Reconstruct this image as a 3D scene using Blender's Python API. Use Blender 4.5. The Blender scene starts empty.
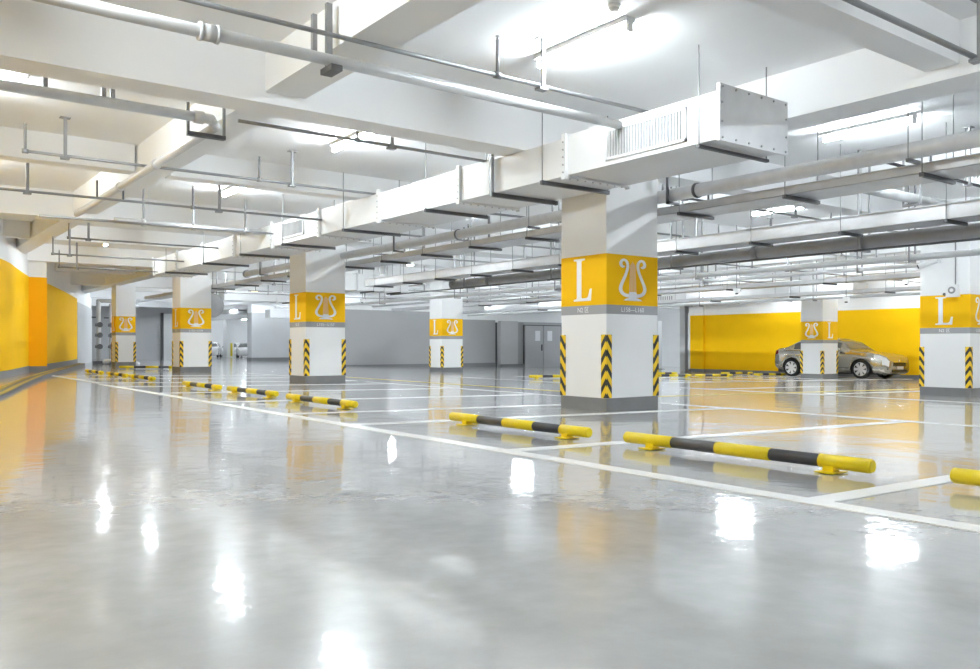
import bpy, bmesh, math, random
from mathutils import Vector, Matrix, Euler

random.seed(7)
SC = bpy.context.scene
COL = SC.collection

# ------------------------------------------------------------------ camera
CAM_H = 0.82
FPX = 835.0
THETA = math.atan(628 / 835)
cam_d = bpy.data.cameras.new('camera')
cam = bpy.data.objects.new('camera', cam_d)
COL.objects.link(cam)
cam.location = (0, 0, CAM_H)
cam.rotation_euler = (math.pi / 2, 0, -THETA)
cam_d.sensor_width = 36.0
cam_d.lens = FPX * 36.0 / 980.0
cam_d.shift_y = 10.5 / 980.0
cam_d.clip_start = 0.05
cam_d.clip_end = 300
SC.camera = cam

# ------------------------------------------------------------------ world, exposure
w = bpy.data.worlds.new('world')
SC.world = w
w.use_nodes = True
w.node_tree.nodes['Background'].inputs[0].default_value = (0.9, 0.9, 0.9, 1)
w.node_tree.nodes['Background'].inputs[1].default_value = 0.05
SC.view_settings.view_transform = 'Standard'
SC.view_settings.look = 'None'
SC.view_settings.exposure = 1.3
SC.view_settings.gamma = 1.0
SC.view_settings.use_curve_mapping = False
SC.cycles.use_denoising = True
SC.cycles.max_bounces = 10
SC.cycles.diffuse_bounces = 7
SC.cycles.glossy_bounces = 4
SC.cycles.sample_clamp_indirect = 6.0
SC.cycles.caustics_reflective = False
SC.cycles.caustics_refractive = False
LAMP_STRENGTH = 130.0

# ------------------------------------------------------------------ place constants
SL = 0.0175                      # drainage fall of the floor towards +X
def fz(x): return -SL * (x - 7.0)
SLAB = 3.68
MAIN_SOFFIT = 3.185
SEC_SOFFIT = 3.30

# ------------------------------------------------------------------ materials
def newmat(name):
    m = bpy.data.materials.new(name); m.use_nodes = True
    return m, m.node_tree.nodes, m.node_tree.links, m.node_tree.nodes['Principled BSDF']

def mat(name, col, rough=0.6, metal=0.0, var=0.0, scale=4.0, bump=0.0, bscale=60.0, spec=None):
    m, n, l, b = newmat(name)
    b.inputs['Base Color'].default_value = (*col, 1)
    b.inputs['Roughness'].default_value = rough
    b.inputs['Metallic'].default_value = metal
    if spec is not None: b.inputs['Specular IOR Level'].default_value = spec
    tc = n.new('ShaderNodeTexCoord')
    if var > 0:
        t = n.new('ShaderNodeTexNoise'); t.inputs['Scale'].default_value = scale
        t.inputs['Detail'].default_value = 4
        l.new(tc.outputs['Object'], t.inputs['Vector'])
        r = n.new('ShaderNodeMix'); r.data_type = 'RGBA'
        r.inputs['A'].default_value = (*[c * (1 - var) for c in col], 1)
        r.inputs['B'].default_value = (*[min(1, c * (1 + var)) for c in col], 1)
        l.new(t.outputs['Fac'], r.inputs['Factor'])
        l.new(r.outputs['Result'], b.inputs['Base Color'])
    if bump > 0:
        t2 = n.new('ShaderNodeTexNoise'); t2.inputs['Scale'].default_value = bscale
        l.new(tc.outputs['Object'], t2.inputs['Vector'])
        bp = n.new('ShaderNodeBump'); bp.inputs['Strength'].default_value = bump
        bp.inputs['Distance'].default_value = 0.01
        l.new(t2.outputs['Fac'], bp.inputs['Height'])
        l.new(bp.outputs['Normal'], b.inputs['Normal'])
    return m

def emit(name, col, strength):
    m, n, l, b = newmat(name)
    b.inputs['Base Color'].default_value = (0.9, 0.9, 0.9, 1)
    b.inputs['Emission Color'].default_value = (*col, 1)
    b.inputs['Emission Strength'].default_value = strength
    return m

def floor_mat():
    m, n, l, b = newmat('grey_epoxy')
    tc = n.new('ShaderNodeTexCoord')
    big = n.new('ShaderNodeTexNoise'); big.inputs['Scale'].default_value = 0.45; big.inputs['Detail'].default_value = 5
    l.new(tc.outputs['Object'], big.inputs['Vector'])
    fine = n.new('ShaderNodeTexNoise'); fine.inputs['Scale'].default_value = 9; fine.inputs['Detail'].default_value = 8
    l.new(tc.outputs['Object'], fine.inputs['Vector'])
    ad = n.new('ShaderNodeMath'); ad.operation = 'ADD'
    l.new(big.outputs['Fac'], ad.inputs[0])
    mu = n.new('ShaderNodeMath'); mu.operation = 'MULTIPLY'; mu.inputs[1].default_value = 0.45
    l.new(fine.outputs['Fac'], mu.inputs[0]); l.new(mu.outputs[0], ad.inputs[1])
    mr = n.new('ShaderNodeMapRange'); mr.inputs['From Min'].default_value = 0.45; mr.inputs['From Max'].default_value = 1.0
    l.new(ad.outputs[0], mr.inputs['Value'])
    mx = n.new('ShaderNodeMix'); mx.data_type = 'RGBA'
    mx.inputs['A'].default_value = (0.345, 0.345, 0.35, 1)
    mx.inputs['B'].default_value = (0.45, 0.45, 0.455, 1)
    l.new(mr.outputs['Result'], mx.inputs['Factor'])
    l.new(mx.outputs['Result'], b.inputs['Base Color'])
    rr = n.new('ShaderNodeMapRange'); rr.inputs['To Min'].default_value = 0.16; rr.inputs['To Max'].default_value = 0.30
    l.new(fine.outputs['Fac'], rr.inputs['Value'])
    l.new(rr.outputs['Result'], b.inputs['Roughness'])
    b.inputs['Specular IOR Level'].default_value = 0.5
    b.inputs['Coat Weight'].default_value = 0.75
    b.inputs['Coat Roughness'].default_value = 0.05
    wav = n.new('ShaderNodeTexNoise'); wav.inputs['Scale'].default_value = 1.3; wav.inputs['Detail'].default_value = 3.5
    l.new(tc.outputs['Object'], wav.inputs['Vector'])
    rip = n.new('ShaderNodeTexNoise'); rip.inputs['Scale'].default_value = 11; rip.inputs['Detail'].default_value = 5
    l.new(tc.outputs['Object'], rip.inputs['Vector'])
    m2 = n.new('ShaderNodeMath'); m2.operation = 'MULTIPLY_ADD'; m2.inputs[1].default_value = 0.13
    l.new(rip.outputs['Fac'], m2.inputs[0]); l.new(wav.outputs['Fac'], m2.inputs[2])
    bp = n.new('ShaderNodeBump'); bp.inputs['Strength'].default_value = 0.35; bp.inputs['Distance'].default_value = 0.02
    l.new(m2.outputs[0], bp.inputs['Height']); l.new(bp.outputs['Normal'], b.inputs['Normal']); l.new(bp.outputs['Normal'], b.inputs['Coat Normal'])
    return m

def hazard_mat():
    # printed chevrons: the phase runs with height plus the distance from the column's corner
    m, n, l, b = newmat('hazard_rubber')
    tc = n.new('ShaderNodeTexCoord'); sp = n.new('ShaderNodeSeparateXYZ')
    l.new(tc.outputs['Object'], sp.inputs[0])
    ax = n.new('ShaderNodeMath'); ax.operation = 'ABSOLUTE'; l.new(sp.outputs['X'], ax.inputs[0])
    ay = n.new('ShaderNodeMath'); ay.operation = 'ABSOLUTE'; l.new(sp.outputs['Y'], ay.inputs[0])
    s1 = n.new('ShaderNodeMath'); s1.operation = 'ADD'; l.new(ax.outputs[0], s1.inputs[0]); l.new(ay.outputs[0], s1.inputs[1])
    k = n.new('ShaderNodeMath'); k.operation = 'MULTIPLY_ADD'; k.inputs[1].default_value = 1.5
    l.new(s1.outputs[0], k.inputs[0]); l.new(sp.outputs['Z'], k.inputs[2])
    dv = n.new('ShaderNodeMath'); dv.operation = 'DIVIDE'; dv.inputs[1].default_value = 0.185; l.new(k.outputs[0], dv.inputs[0])
    fr = n.new('ShaderNodeMath'); fr.operation = 'FRACT'; l.new(dv.outputs[0], fr.inputs[0])
    gt = n.new('ShaderNodeMath'); gt.operation = 'GREATER_THAN'; gt.inputs[1].default_value = 0.47; l.new(fr.outputs[0], gt.inputs[0])
    mx = n.new('ShaderNodeMix'); mx.data_type = 'RGBA'
    mx.inputs['A'].default_value = (0.025, 0.025, 0.027, 1); mx.inputs['B'].default_value = (0.88, 0.58, 0.015, 1)
    l.new(gt.outputs[0], mx.inputs['Factor']); l.new(mx.outputs['Result'], b.inputs['Base Color'])
    b.inputs['Roughness'].default_value = 0.5
    return m

M = {}
M['floor'] = floor_mat()
M['line'] = mat('white_road_paint', (0.93, 0.93, 0.93), 0.25, var=0.06, scale=6)
M['yline'] = mat('yellow_strip', (0.75, 0.6, 0.05), 0.3, var=0.1, scale=6)
M['ochre'] = mat('worn_ochre_paint', (0.34, 0.25, 0.03), 0.5, var=0.3, scale=5)
M['slab'] = mat('white_ceiling_paint', (0.88, 0.88, 0.88), 0.8, var=0.03, scale=1.3, bump=0.1, bscale=30)
M['beam'] = mat('white_beam_paint', (0.88, 0.88, 0.88), 0.8, var=0.025, scale=1.6, bump=0.08, bscale=30)
M['wall'] = mat('white_wall_paint', (0.86, 0.86, 0.86), 0.75, var=0.03, scale=1.5, bump=0.08, bscale=40)
M['column'] = mat('white_column_paint', (0.84, 0.84, 0.84), 0.55, var=0.02, scale=3)
M['yellow'] = mat('yellow_wall_paint', (0.92, 0.53, 0.004), 0.7, var=0.04, scale=2, spec=0.12)
M['orange'] = mat('orange_yellow_paint', (0.92, 0.42, 0.004), 0.7, var=0.04, scale=2, spec=0.12)
M['band_yellow'] = mat('yellow_band_paint', (0.90, 0.50, 0.004), 0.6, var=0.03, scale=5, spec=0.15)
M['band_grey'] = mat('grey_band_paint', (0.34, 0.34, 0.35), 0.55)
M['base_grey'] = mat('dark_grey_skirting_paint', (0.20, 0.20, 0.205), 0.5, var=0.1, scale=8)
M['greywall'] = mat('mid_grey_wall_paint', (0.39, 0.39, 0.395), 0.5, var=0.05, scale=1.2)
M['greywall2'] = mat('light_grey_wall_paint', (0.54, 0.54, 0.545), 0.5, var=0.05, scale=1.2)
M['door'] = mat('grey_steel_door_paint', (0.45, 0.45, 0.46), 0.4, var=0.03)
M['darkframe'] = mat('dark_grey_frame_paint', (0.09, 0.09, 0.095), 0.5)
M['white'] = mat('white_print', (0.86, 0.86, 0.88), 0.5)
M['peach'] = mat('pale_peach_print', (0.90, 0.62, 0.36), 0.5)
M['hazard'] = hazard_mat()
M['duct'] = mat('pale_painted_duct_sheet', (0.72, 0.72, 0.72), 0.45, var=0.03, scale=2.5)
M['galv'] = mat('galvanised_sheet', (0.70, 0.70, 0.71), 0.35, 0.3, var=0.12, scale=5)
M['louver'] = mat('light_grey_louver', (0.70, 0.70, 0.70), 0.4, 0.1)
M['pipe'] = mat('galvanised_pipe', (0.66, 0.66, 0.67), 0.32, 0.25, var=0.15, scale=7)
M['pipe_white'] = mat('pale_grey_painted_pipe', (0.58, 0.58, 0.58), 0.35, 0.1, var=0.08, scale=6)
M['pipe_dark'] = mat('dark_grey_pipe', (0.36, 0.36, 0.37), 0.3, 0.2, var=0.15, scale=6)
M['steel'] = mat('dark_bracket_steel', (0.13, 0.13, 0.135), 0.5, 0.3)
M['midsteel'] = mat('mid_grey_strut_steel', (0.30, 0.30, 0.305), 0.45, 0.35, var=0.1, scale=9)
M['tray'] = mat('galvanised_tray', (0.60, 0.60, 0.61), 0.35, 0.3, var=0.14, scale=4)
M['stop_y'] = mat('yellow_stop_paint', (0.86, 0.66, 0.01), 0.35, var=0.07, scale=14)
M['stop_k'] = mat('dark_grey_stop_paint', (0.055, 0.055, 0.06), 0.35, var=0.25, scale=14)
M['rivet'] = mat('rivet_grey', (0.40, 0.40, 0.40), 0.4, 0.5)
M['plastic'] = mat('white_plastic', (0.82, 0.82, 0.82), 0.4)
M['black'] = mat('black_plastic', (0.02, 0.02, 0.02), 0.35)
M['tube'] = emit('lit_fluorescent_tube', (0.85, 0.94, 1.0), LAMP_STRENGTH)
M['car'] = mat('champagne_silver_car_paint', (0.52, 0.50, 0.44), 0.15, 0.85)
M['car_white'] = mat('white_car_paint', (0.8, 0.8, 0.8), 0.25, 0.0)
M['glass'] = mat('dark_car_glass', (0.12, 0.125, 0.12), 0.05, 0.0, spec=0.9)
M['tire'] = mat('tyre_rubber', (0.02, 0.02, 0.02), 0.7)
M['rim'] = mat('alloy_rim', (0.80, 0.80, 0.81), 0.3, 0.5)
M['chrome'] = mat('chrome', (0.75, 0.75, 0.76), 0.12, 1.0)
M['lamp_glass'] = mat('clear_headlamp_glass', (0.88, 0.89, 0.90), 0.15, 0.3)
M['red'] = mat('red_tail_lamp', (0.25, 0.02, 0.02), 0.2)
M['plate'] = mat('number_plate_white', (0.75, 0.75, 0.75), 0.4)
M['lime'] = mat('lime_sign', (0.55, 0.75, 0.02), 0.5)
M['sign_dark'] = mat('dark_grey_sign', (0.16, 0.16, 0.165), 0.4)
M['sign_lit'] = emit('lit_white_sign_print', (1, 1, 1), 1.6)
M['sign_yellow'] = emit('lit_yellow_sign_print', (1.0, 0.62, 0.02), 0.9)

# ------------------------------------------------------------------ helpers
class MB:
    """collects shapes given in world coordinates; build() links ONE mesh object"""
    def __init__(s): s.v = []; s.f = []; s.sm = []
    def face(s, pts, smooth=False):
        k = len(s.v); s.v += [tuple(p) for p in pts]; s.f.append(tuple(range(k, k + len(pts)))); s.sm.append(smooth)
    def box(s, x0, x1, y0, y1, z0, z1):
        k = len(s.v)
        s.v += [(x0,y0,z0),(x1,y0,z0),(x1,y1,z0),(x0,y1,z0),(x0,y0,z1),(x1,y0,z1),(x1,y1,z1),(x0,y1,z1)]
        for q in ((0,3,2,1),(4,5,6,7),(0,1,5,4),(1,2,6,5),(2,3,7,6),(3,0,4,7)):
            s.f.append(tuple(k + i for i in q)); s.sm.append(False)
        return s
    def cyl(s, p0, p1, r, n=12, r1=None, caps=True):
        p0 = Vector(p0); p1 = Vector(p1); d = (p1 - p0).normalized()
        a = Vector((0,0,1)) if abs(d.z) < 0.9 else Vector((1,0,0))
        u = d.cross(a).normalized(); t = d.cross(u).normalized()
        r1 = r if r1 is None else r1
        k = len(s.v)
        for p, rr in ((p0, r), (p1, r1)):
            for i in range(n):
                an = 2 * math.pi * i / n
                s.v.append(tuple(p + rr * (math.cos(an) * u + math.sin(an) * t)))
        for i in range(n):
            j = (i + 1) % n
            s.f.append((k+i, k+n+i, k+n+j, k+j)); s.sm.append(True)
        if caps:
            s.f.append(tuple(k+i for i in range(n))); s.sm.append(False)
            s.f.append(tuple(k+n+i for i in reversed(range(n)))); s.sm.append(False)
        return s
    def tube(s, pts, r, n=10):
        for a, b in zip(pts, pts[1:]): s.cyl(a, b, r, n)
        for p in pts[1:-1]: s.ball(p, r * 1.02, 6, n)
        return s
    def ball(s, c, r, m=6, n=10, sz=1.0):
        k = len(s.v); c = Vector(c)
        for i in range(m + 1):
            th = math.pi * i / m
            for j in range(n):
                ph = 2 * math.pi * j / n
                s.v.append((c.x + r*math.sin(th)*math.cos(ph), c.y + r*math.sin(th)*math.sin(ph), c.z + sz*r*math.cos(th)))
        for i in range(m):
            for j in range(n):
                s.f.append((k+i*n+j, k+(i+1)*n+j, k+(i+1)*n+(j+1)%n, k+i*n+(j+1)%n)); s.sm.append(True)
        return s
    def prism(s, poly, o, u, v, depth):
        """2-D polygon (a,b) -> o + a*u + b*v, extruded by vector depth"""
        o = Vector(o); u = Vector(u); v = Vector(v); dd = Vector(depth)
        k = len(s.v); n = len(poly)
        for off in (Vector((0,0,0)), dd):
            for a, b in poly: s.v.append(tuple(o + a*u + b*v + off))
        s.f.append(tuple(k+i for i in range(n))); s.sm.append(False)
        s.f.append(tuple(k+n+i for i in reversed(range(n)))); s.sm.append(False)
        for i in range(n):
            j = (i+1) % n
            s.f.append((k+i, k+n+i, k+n+j, k+j)); s.sm.append(False)
        return s
    def mesh(s, name, origin=(0,0,0)):
        me = bpy.data.meshes.new(name)
        ox, oy, oz = origin
        me.from_pydata([(x-ox, y-oy, z-oz) for x, y, z in s.v], [], s.f)
        me.polygons.foreach_set('use_smooth', s.sm)
        bm = bmesh.new(); bm.from_mesh(me); bmesh.ops.recalc_face_normals(bm, faces=bm.faces); bm.to_mesh(me); bm.free()
        return me
    def build(s, name, material, parent=None, origin=None):
        if parent is not None:
            base = world_loc(parent)
            o2 = base if origin is None else origin
            me = s.mesh(name, o2)
            o = bpy.data.objects.new(name, me); COL.objects.link(o)
            o.parent = parent
            if origin is not None: o.location = [origin[i] - base[i] for i in range(3)]
        else:
            o2 = origin or centre_base(s.v)
            me = s.mesh(name, o2)
            o = bpy.data.objects.new(name, me); COL.objects.link(o); o.location = o2
        me.materials.append(M[material] if isinstance(material, str) else material)
        return o

def centre_base(vs):
    xs = [p[0] for p in vs]; ys = [p[1] for p in vs]; zs = [p[2] for p in vs]
    return ((min(xs)+max(xs))/2, (min(ys)+max(ys))/2, min(zs))

def world_loc(o):
    p = Vector((0,0,0))
    while o is not None:
        p = p + o.location; o = o.parent
    return tuple(p)

def tag(o, label, cat, group=None):
    o['label'] = label; o['category'] = cat
    if group: o['group'] = group
    return o
def thing(name, label, cat, loc=(0,0,0), group=None):
    o = bpy.data.objects.new(name, None); COL.objects.link(o); o.location = loc
    o.empty_display_size = 0.1
    return tag(o, label, cat, group)
def struct(o, label=None):
    o['kind'] = 'structure'
    if label: o['label'] = label
    return o
def copy_tree(o, parent=None):
    c = o.copy(); COL.objects.link(c); c.parent = parent
    for ch in list(o.children): copy_tree(ch, c)
    return c
def child(name, me, parent, loc=(0,0,0), rot=None):
    o = bpy.data.objects.new(name, me); COL.objects.link(o); o.parent = parent; o.location = loc
    if rot: o.rotation_euler = rot
    return o
def withmat(me, m):
    me.materials.append(M[m]); return me

# ================================================================== THE SETTING
XMIN, XMAX, YMIN, YMAX = -8.0, 48.0, -7.0, 92.0
b = MB()
k = 0
b.v = [(XMIN,YMIN,fz(XMIN)),(XMAX,YMIN,fz(XMAX)),(XMAX,YMAX,fz(XMAX)),(XMIN,YMAX,fz(XMIN)),
       (XMIN,YMIN,fz(XMIN)-.3),(XMAX,YMIN,fz(XMAX)-.3),(XMAX,YMAX,fz(XMAX)-.3),(XMIN,YMAX,fz(XMIN)-.3)]
b.f = [(0,1,2,3),(7,6,5,4),(0,4,5,1),(1,5,6,2),(2,6,7,3),(3,7,4,0)]; b.sm = [False]*6
floor = struct(b.build('floor', 'floor', origin=(0,0,0)), 'glossy grey epoxy floor reflecting the lamps and columns')

def strip(x0, x1, y0, y1, m='line', name='painted_line', h=0.004):
    q = MB()
    q.v = [(x0,y0,fz(x0)+h),(x1,y0,fz(x1)+h),(x1,y1,fz(x1)+h),(x0,y1,fz(x0)+h),
           (x0,y0,fz(x0)-.004),(x1,y0,fz(x1)-.004),(x1,y1,fz(x1)-.004),(x0,y1,fz(x0)-.004)]
    q.f = list(b.f); q.sm = [False]*6
    return q.build(name, m, floor)
LW = 0.14
# the long line along the aisle and the bay dividers
strip(3.62, 3.62+LW, -5.0, 17.4)
for i, y in enumerate((-2.55, -0.15, 2.30, 4.72, 7.17, 8.72, 11.12, 13.72, 16.2)):
    strip(3.76, 9.40, y-LW/2, y+LW/2)
strip(9.40, 9.40+LW, -5.0, 17.4)
strip(3.72, 3.72+LW, 18.0, 24.2)
for y in (18.1, 20.55, 22.9):
    strip(3.86, 9.4, y-LW/2, y+LW/2)
strip(9.40, 9.40+LW, 18.0, 25.7)
strip(14.6, 14.74, -5, 12.5)
for y in (-0.2, 2.3, 4.8, 9.1, 11.6):
    strip(14.74, 19.9, y-LW/2, y+LW/2)
strip(13.8, 30.0, 14.75, 14.89)
for x in (14.0, 16.5, 19.0, 20.9, 23.3, 25.7, 27.7, 30.1):
    strip(x-LW/2, x+LW/2, 14.89, 20.6)
strip(10.6, 10.72, 9.9, 24.0, 'yline')  # narrow yellow strips laid along and across the floor
strip(11.0, 22.0, 9.75, 9.85, 'yline')

# ceiling slab with the beams under it
b = MB().box(XMIN, XMAX, YMIN, YMAX, SLAB, SLAB + 0.3)
ceiling = struct(b.build('ceiling', 'slab', origin=(0,0,0)), 'white painted concrete slab with a grid of beams')
GX = [-1.47, 7.97, 17.55, 26.95, 36.4]
GY = [-1.35, 8.05, 17.35, 26.6, 35.9, 45.2, 54.5, 63.8]
HWX, HWY = 0.25, 0.21
beam_spans_y = []
# main beams along the aisle, whole length
for x in GX:
    MB().box(x-HWX, x+HWX, YMIN, YMAX, MAIN_SOFFIT, SLAB+.02).build('ceiling_beam', 'beam')
def xspans(x0, x1, cuts, hw):
    out = []; a = x0
    for c in cuts:
        if c - hw > a: out.append((a, min(c - hw, x1)))
        a = c + hw
    if a < x1: out.append((a, x1))
    return out
for y in GY:
    for a, c in xspans(XMIN, XMAX, GX, HWX):
        MB().box(a, c, y-HWY, y+HWY, MAIN_SOFFIT, SLAB+.02).build('ceiling_beam', 'beam')
# secondary beams crossing the middle of each bay
SX = [3.36, 12.75, 22.25, 31.7]
SY = [3.54, 12.72, 21.98, 31.25, 40.5, 49.8]
for x in SX:
    for a, c in xspans(YMIN, 60.0, GY, HWY):
        MB().box(x-.21, x+.21, a, c, SEC_SOFFIT, SLAB+.02).build('ceiling_beam', 'beam')
for y in SY:
    for a, c in xspans(XMIN, XMAX, sorted(GX + SX), HWX):
        MB().box(a, c, y-.15, y+.15, SEC_SOFFIT, SLAB+.02).build('ceiling_beam', 'beam')

for o in list(COL.objects):
    if o.name.startswith('ceiling_beam'): struct(o)
# ---- curved yellow wall on the left of the aisle
def wall_strip(pts, t, z0f, z1, nrm=-1):
    """vertical wall following plan points, thickness t to the left of travel"""
    q = MB(); L = []
    for i, p in enumerate(pts):
        a = Vector(pts[max(0,i-1)]); c = Vector(pts[min(len(pts)-1,i+1)])
        d = (c - a).normalized(); n = Vector((-d.y, d.x)) * t
        L.append((Vector(p), Vector(p) + n))
    for (p, pn), (r, rn) in zip(L, L[1:]):
        za, zb = z0f(p.x), z0f(r.x)
        A=(p.x,p.y,za);B=(r.x,r.y,zb);Cc=(r.x,r.y,z1);D=(p.x,p.y,z1)
        E_=(pn.x,pn.y,za);F_=(rn.x,rn.y,zb);G_=(rn.x,rn.y,z1);H_=(pn.x,pn.y,z1)
        q.face((A,B,Cc,D)); q.face((E_,H_,G_,F_)); q.face((D,Cc,G_,H_)); q.face((A,E_,F_,B))
    p, pn = L[0]; q.face(((p.x,p.y,z0f(p.x)),(p.x,p.y,z1),(pn.x,pn.y,z1),(pn.x,pn.y,z0f(p.x))))
    p, pn = L[-1]; q.face(((p.x,p.y,z0f(p.x)),(pn.x,pn.y,z0f(p.x)),(pn.x,pn.y,z1),(p.x,p.y,z1)))
    return q
def curve(ctrl, n=6):
    out = []
    P = [Vector(p) for p in ctrl]; P = [2*P[0]-P[1]] + P + [2*P[-1]-P[-2]]
    for i in range(1, len(P)-2):
        for j in range(n):
            t = j/n
            out.append(0.5*((2*P[i]) + (-P[i-1]+P[i+1])*t + (2*P[i-1]-5*P[i]+4*P[i+1]-P[i+2])*t*t + (-P[i-1]+3*P[i]-3*P[i+1]+P[i+2])*t**3))
    out.append(P[-2]); return [tuple(p) for p in out]
wl = curve([(-3.2,-6.9),(-2.6,2.0),(-1.3,10.0),(0.6,16.5),(2.48,21.6),(3.1,24.0),(3.74,26.6),(4.5,28.9),(5.8,33.3),(7.2,38.4)], 6)
WALL_YT = 2.76
wall_left = struct(wall_strip(wl, 0.3, lambda x: -0.3, SLAB).build('wall_left', 'wall', origin=(0,0,0)), 'curved wall, white above a tall yellow painted dado')
wall_strip([(x+.012, y-.004) for x, y in wl], 0.02, lambda x: fz(x)+.14, WALL_YT).build('yellow_dado', 'yellow', wall_left)
bl = struct(wall_strip([(x+.03, y-.008) for x, y in wl], 0.04, lambda x: fz(x)-.02, 0.23).build('baseboard_left', 'base_grey', origin=(0,0,0)), 'dark grey skirting along the curved yellow wall')
# pilaster on the curved wall
def obox(cx, cy, lx, ly, ang, z0, z1):
    q = MB(); c, s_ = math.cos(ang), math.sin(ang)
    pts = [(-lx/2,-ly/2),(lx/2,-ly/2),(lx/2,ly/2),(-lx/2,ly/2)]
    q.prism([(a, d_) for a, d_ in pts], (cx,cy,z0), (c,s_,0), (-s_,c,0), (0,0,z1-z0)); return q
PA = math.radians(0)
obox(3.78, 27.05, 0.84, 0.9, PA, 0.1, SLAB).build('pilaster', 'wall', wall_left)
obox(3.78, 27.05, 0.864, 0.924, PA, 0.2, WALL_YT-.02).build('pilaster_paint', 'orange', wall_left)
obox(3.78, 27.05, 0.89, 0.95, PA, -0.05, 0.22).build('pilaster_skirting', 'base_grey', wall_left)
# grey wall that continues the curve behind the last column
wb = wall_strip([(7.2,38.4),(8.4,42.5),(9.3,46.0),(10.8,57.5)], 0.3, lambda x: -0.4, SLAB)
wall_far_left = struct(wb.build('wall_far_left', 'wall', origin=(0,0,0)), 'wall running on behind the risers, grey below white')
wall_strip([(7.23,38.4),(8.43,42.5),(9.33,46.0),(10.83,57.5)], 0.04, lambda x: fz(x)-.02, 2.62).build('grey_dado', 'greywall2', wall_far_left)
# wall at the end of that passage, with a door
wall_end = struct(MB().box(10.2, 18.6, 57.5, 57.8, -0.5, SLAB).build('wall_end', 'greywall2', origin=(0,0,0)), 'grey end wall glimpsed between the two farthest columns')
MB().box(15.9, 18.6, 57.3, 57.55, fz(17)-.05, 2.9).build('panel', 'wall', wall_end)
for xx in (15.85, 17.3, 18.5):
    MB().box(xx, xx+.12, 57.2, 57.5, fz(xx)-.05, 2.95).build('post', 'darkframe', wall_end)
# the far hall wall
struct(MB().box(10, 48, 91, 91.4, -1.2, SLAB).build('wall_far', 'wall', origin=(0,0,0)), 'pale wall at the far end of the bright hall')
# grey block standing in the far hall
gb = struct(MB().box(20.45, 31.5, 53.2, 54.0, -0.6, 2.95).build('wall_block', 'greywall2', origin=(0,0,0)), 'grey rendered block beyond the column rows')
MB().box(20.43, 31.52, 53.17, 54.03, -0.6, fz(22)+.25).build('skirting', 'base_grey', gb)
MB().box(20.45, 31.5, 53.2, 54.0, 2.95, SLAB).build('upper_wall', 'wall', gb)

# grey wall behind the middle column
GWY = 36.15
wg = struct(MB().box(18.3, 24.6, GWY, GWY+.3, -0.7, 2.53).build('wall_back', 'greywall', origin=(0,0,0)), 'mid grey wall behind the middle column, white above')
MB().box(18.3, 33.2, GWY+.01, GWY+.31, 2.05, SLAB).build('upper_wall', 'wall', wg)
MB().box(24.6, 27.55, GWY, GWY+.3, -0.7, 2.17).build('wall_panel', 'greywall', wg)
MB().box(27.75, 28.95, GWY-.22, GWY+.3, -0.7, 2.13).build('pilaster', 'greywall2', wg)
MB().box(27.55, 27.75, GWY+.1, GWY+.3, -0.7, 2.15).build('recess_shade', 'darkframe', wg)  # dark colour stands in for the shadow inside the recess
MB().box(28.95, 33.2, GWY, GWY+.3, -0.7, 2.10).build('wall_panel', 'greywall', wg)
MB().box(18.28, 27.55, GWY-.03, GWY, fz(28)-.1, fz(23)+.14).build('skirting', 'base_grey', wg)
MB().box(27.75, 29.4, GWY-.25, GWY, fz(29)-.1, fz(28)+.14).build('skirting', 'base_grey', wg)
# double door in it
dr = struct(MB().box(29.5, 32.3, GWY-.05, GWY, fz(31.5)-.05, 1.95).build('door_1', 'darkframe', origin=(30.9, GWY, fz(31.5))), 'grey steel double door with two white notices')
for x0 in (29.57, 30.92):
    MB().box(x0, x0+1.31, GWY-.1, GWY-.05, fz(31.5)+.0, 1.9).build('door_leaf', 'door', dr)
for x0 in (30.3, 31.2):
    MB().box(x0, x0+.36, GWY-.108, GWY-.1, 1.05, 1.62).build('notice', 'white', dr)
MB().box(30.74, 30.8, GWY-.15, GWY-.1, .5, .85).build('handle', 'steel', dr)

# yellow wall on the right behind the car
YWX = 30.6
wr = struct(MB().box(YWX, YWX+.3, YMIN, 25.25, -0.9, 3.68).build('wall_right', 'wall', origin=(0,0,0)), 'wall behind the parked car, white above a tall yellow dado')
MB().box(YWX-.012, YWX+.005, YMIN, 25.25, fz(YWX)+.14, 2.17).build('yellow_dado', 'yellow', wr)
MB().box(YWX-.12, YWX, 24.45, 25.27, -0.9, SLAB).build('pilaster', 'wall', wr)
MB().box(YWX-.135, YWX, 24.43, 25.18, fz(YWX)+.14, 2.17).build('pilaster_paint', 'yellow', wr)
struct(MB().box(YWX-.03, YWX-.012, YMIN, 24.45, fz(YWX)-.05, fz(YWX)+.14).build('baseboard_right', 'base_grey', origin=(0,0,0)), 'dark grey skirting below the yellow wall by the car')
MB().box(YWX-.15, YWX, 24.41, 25.28, fz(YWX)-.1, fz(YWX)+.14).build('pilaster_skirting', 'base_grey', wr)
MB().box(YWX-.15, YWX+.3, 25.18, 25.30, fz(YWX)-.05, 2.3).build('corner_trim', 'white', wr)
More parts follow.
